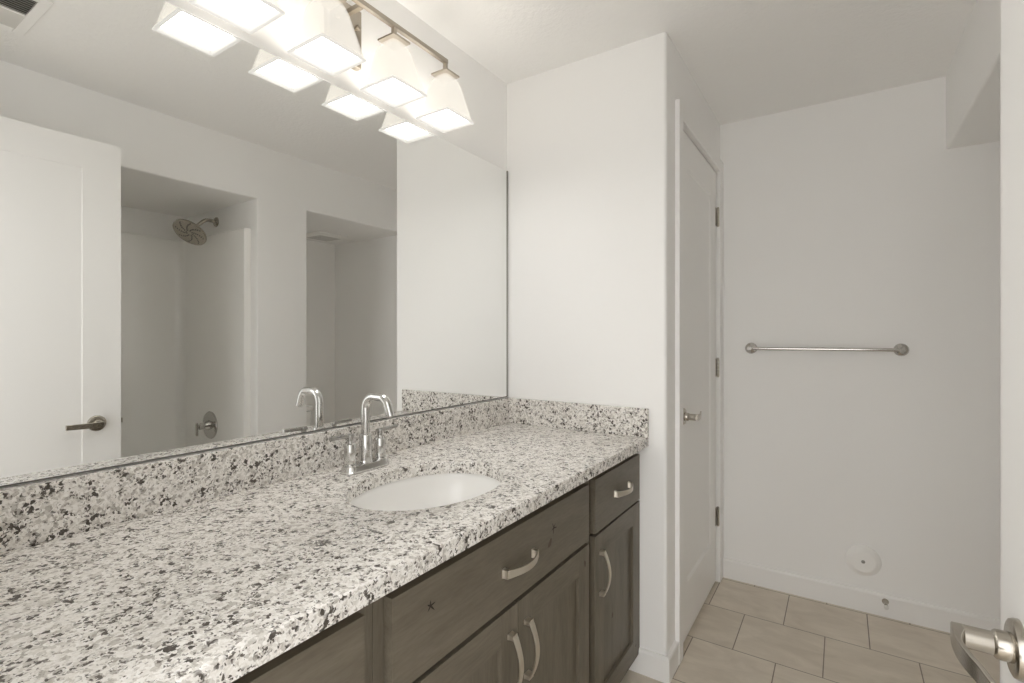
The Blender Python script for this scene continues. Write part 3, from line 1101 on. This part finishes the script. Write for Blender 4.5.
vy = SY1 - 0.040
vv_ = thing('shower_valve', 'round chrome shower valve with lever on the surround wall', 'shower valve', (2.002, vy, 0.694))
bm = nb()
lathe(bm, (2.002, vy, 0.694), (0, -1, 0), [(0, 0.083), (0.003, 0.083), (0.008, 0.079), (0.011, 0.060), (0.012, 0.030)], 48)
obj('trim_plate', bm, M['barchrome'], vv_)
bm = nb()
lathe(bm, (2.002, vy - 0.0115, 0.694), (0, -1, 0), [(0, 0.030), (0.004, 0.030), (0.020, 0.022), (0.034, 0.020), (0.052, 0.020), (0.056, 0.017)], 32)
obj('valve_hub', bm, M['barchrome'], vv_)
bm = nb()
sweep(bm, [(2.002, vy - 0.054, 0.694), (2.002, vy - 0.078, 0.694)], circ(0.0075, 16))
sweep(bm, [(2.002, vy - 0.078, 0.716), (2.002, vy - 0.078, 0.640)], rrect(0.008, 0.006, 0.004, 4), side=(1, 0, 0))
obj('lever', bm, M['barchrome'], vv_)

# ------------------------------------------------------------------ toilet in the far right alcove
tl = thing('toilet', 'white toilet tucked in the low alcove, its tank reflected beside the faucet', 'toilet', (2.0, 2.20, 0))
ty = 2.200
bm = nb()
loft(bm, [rr_(2.200, XF - 0.012, ty - 0.185, ty + 0.185, 0.03, 0.385), rr_(2.185, XF - 0.010, ty - 0.200, ty + 0.200, 0.03, 0.520), rr_(2.175, XF - 0.008, ty - 0.206, ty + 0.206, 0.03, 0.664)])
obj('tank', bm, M['china'], tl, bevel=0.004)
bm = nb()
loft(bm, [rr_(2.168, XF - 0.006, ty - 0.214, ty + 0.214, 0.03, 0.668), rr_(2.165, XF - 0.005, ty - 0.217, ty + 0.217, 0.03, 0.690), rr_(2.172, XF - 0.008, ty - 0.210, ty + 0.210, 0.03, 0.702)])
obj('tank_lid', bm, M['china'], tl, bevel=0.003)
def egg(x0, x1, hw, z, n=40):
    o = []
    for i in range(n):
        t = 2 * PI * i / n
        cx = (x0 + x1) / 2
        k = 1.0 - 0.12 * math.cos(t)
        o.append(Vector((cx - (x1 - x0) / 2 * math.cos(t), ty + hw * math.sin(t) * k ** -1 if False else ty + hw * math.sin(t) * (1 - 0.10 * math.cos(t)), z)))
    return o
bm = nb()
loft(bm, [egg(1.86, 2.33, 0.12, 0.0), egg(1.87, 2.32, 0.11, 0.10), egg(1.80, 2.33, 0.125, 0.20), egg(1.70, 2.36, 0.168, 0.33), egg(1.685, 2.37, 0.180, 0.384)])
obj('bowl', bm, M['china'], tl, angle=60)
bm = nb()
loft(bm, [egg(1.682, 2.16, 0.182, 0.386), egg(1.680, 2.16, 0.184, 0.392), egg(1.682, 2.16, 0.182, 0.404)])
obj('seat', bm, M['plastic'], tl, angle=60)
bm = nb()
loft(bm, [egg(1.684, 2.16, 0.180, 0.406), egg(1.682, 2.16, 0.182, 0.412), egg(1.700, 2.15, 0.166, 0.424)])
obj('lid', bm, M['plastic'], tl, angle=60)

# ------------------------------------------------------------------ ceiling register and exhaust fan
rg = thing('ceiling_register', 'white two-way air register in the bathroom ceiling seen in the mirror', 'air vent', (1.103, 0.40, H))
RX0, RX1, RY0, RY1 = 0.944, 1.262, 0.246, 0.556
bm = nb()
z1 = H
for (a, b, c_, d_) in ((RX0, RX1, RY0, RY0 + 0.032), (RX0, RX1, RY1 - 0.032, RY1), (RX0, RX0 + 0.034, RY0 + 0.032, RY1 - 0.032), (RX1 - 0.034, RX1, RY0 + 0.032, RY1 - 0.032)):
    box(bm, a, b, c_, d_, z1 - 0.007, z1 - 0.0002)
box(bm, 1.098, 1.108, RY0 + 0.032, RY1 - 0.032, z1 - 0.008, z1 - 0.002)
obj('register_frame', bm, M['plastic'], rg, bevel=0.003)
obj('duct_opening', B(RX0 + 0.034, RX1 - 0.034, RY0 + 0.032, RY1 - 0.032, z1 - 0.0012, z1 - 0.0004), M['dark'], rg, smooth=False)
for k in range(8):
    for side_, x0 in ((1, RX0 + 0.040), (-1, 1.112)):
        xx = x0 + 0.0145 * k
        bm = nb()
        prof = [(-0.0065, -0.0035 * side_), (0.0065, 0.0035 * side_), (0.0065, 0.0035 * side_ - 0.0009), (-0.0065, -0.0035 * side_ - 0.0009)]
        rings = [[Vector((xx + u, y_, z1 - 0.006 + v_)) for u, v_ in prof] for y_ in (RY0 + 0.0322, RY1 - 0.0322)]
        loft(bm, rings)
        obj('louver', bm, M['slat'], rg, smooth=False)

ef = thing('exhaust_fan', 'square white exhaust fan grille on the low alcove ceiling, seen in the mirror', 'exhaust fan', (2.150, 2.480, ZS))
bm = nb()
loft(bm, [rr_(2.025, 2.275, 2.345, 2.615, 0.012, ZS - 0.0003), rr_(2.025, 2.275, 2.345, 2.615, 0.012, ZS - 0.010), rr_(2.045, 2.255, 2.365, 2.595, 0.012, ZS - 0.020)])
obj('fan_cover', bm, M['plastic'], ef, bevel=0.002)
for k in range(7):
    xx = 2.075 + 0.025 * k
    obj('grille_slot', B(xx - 0.004, xx + 0.004, 2.385, 2.575, ZS - 0.0208, ZS - 0.0196), M['grey'], ef, smooth=False)
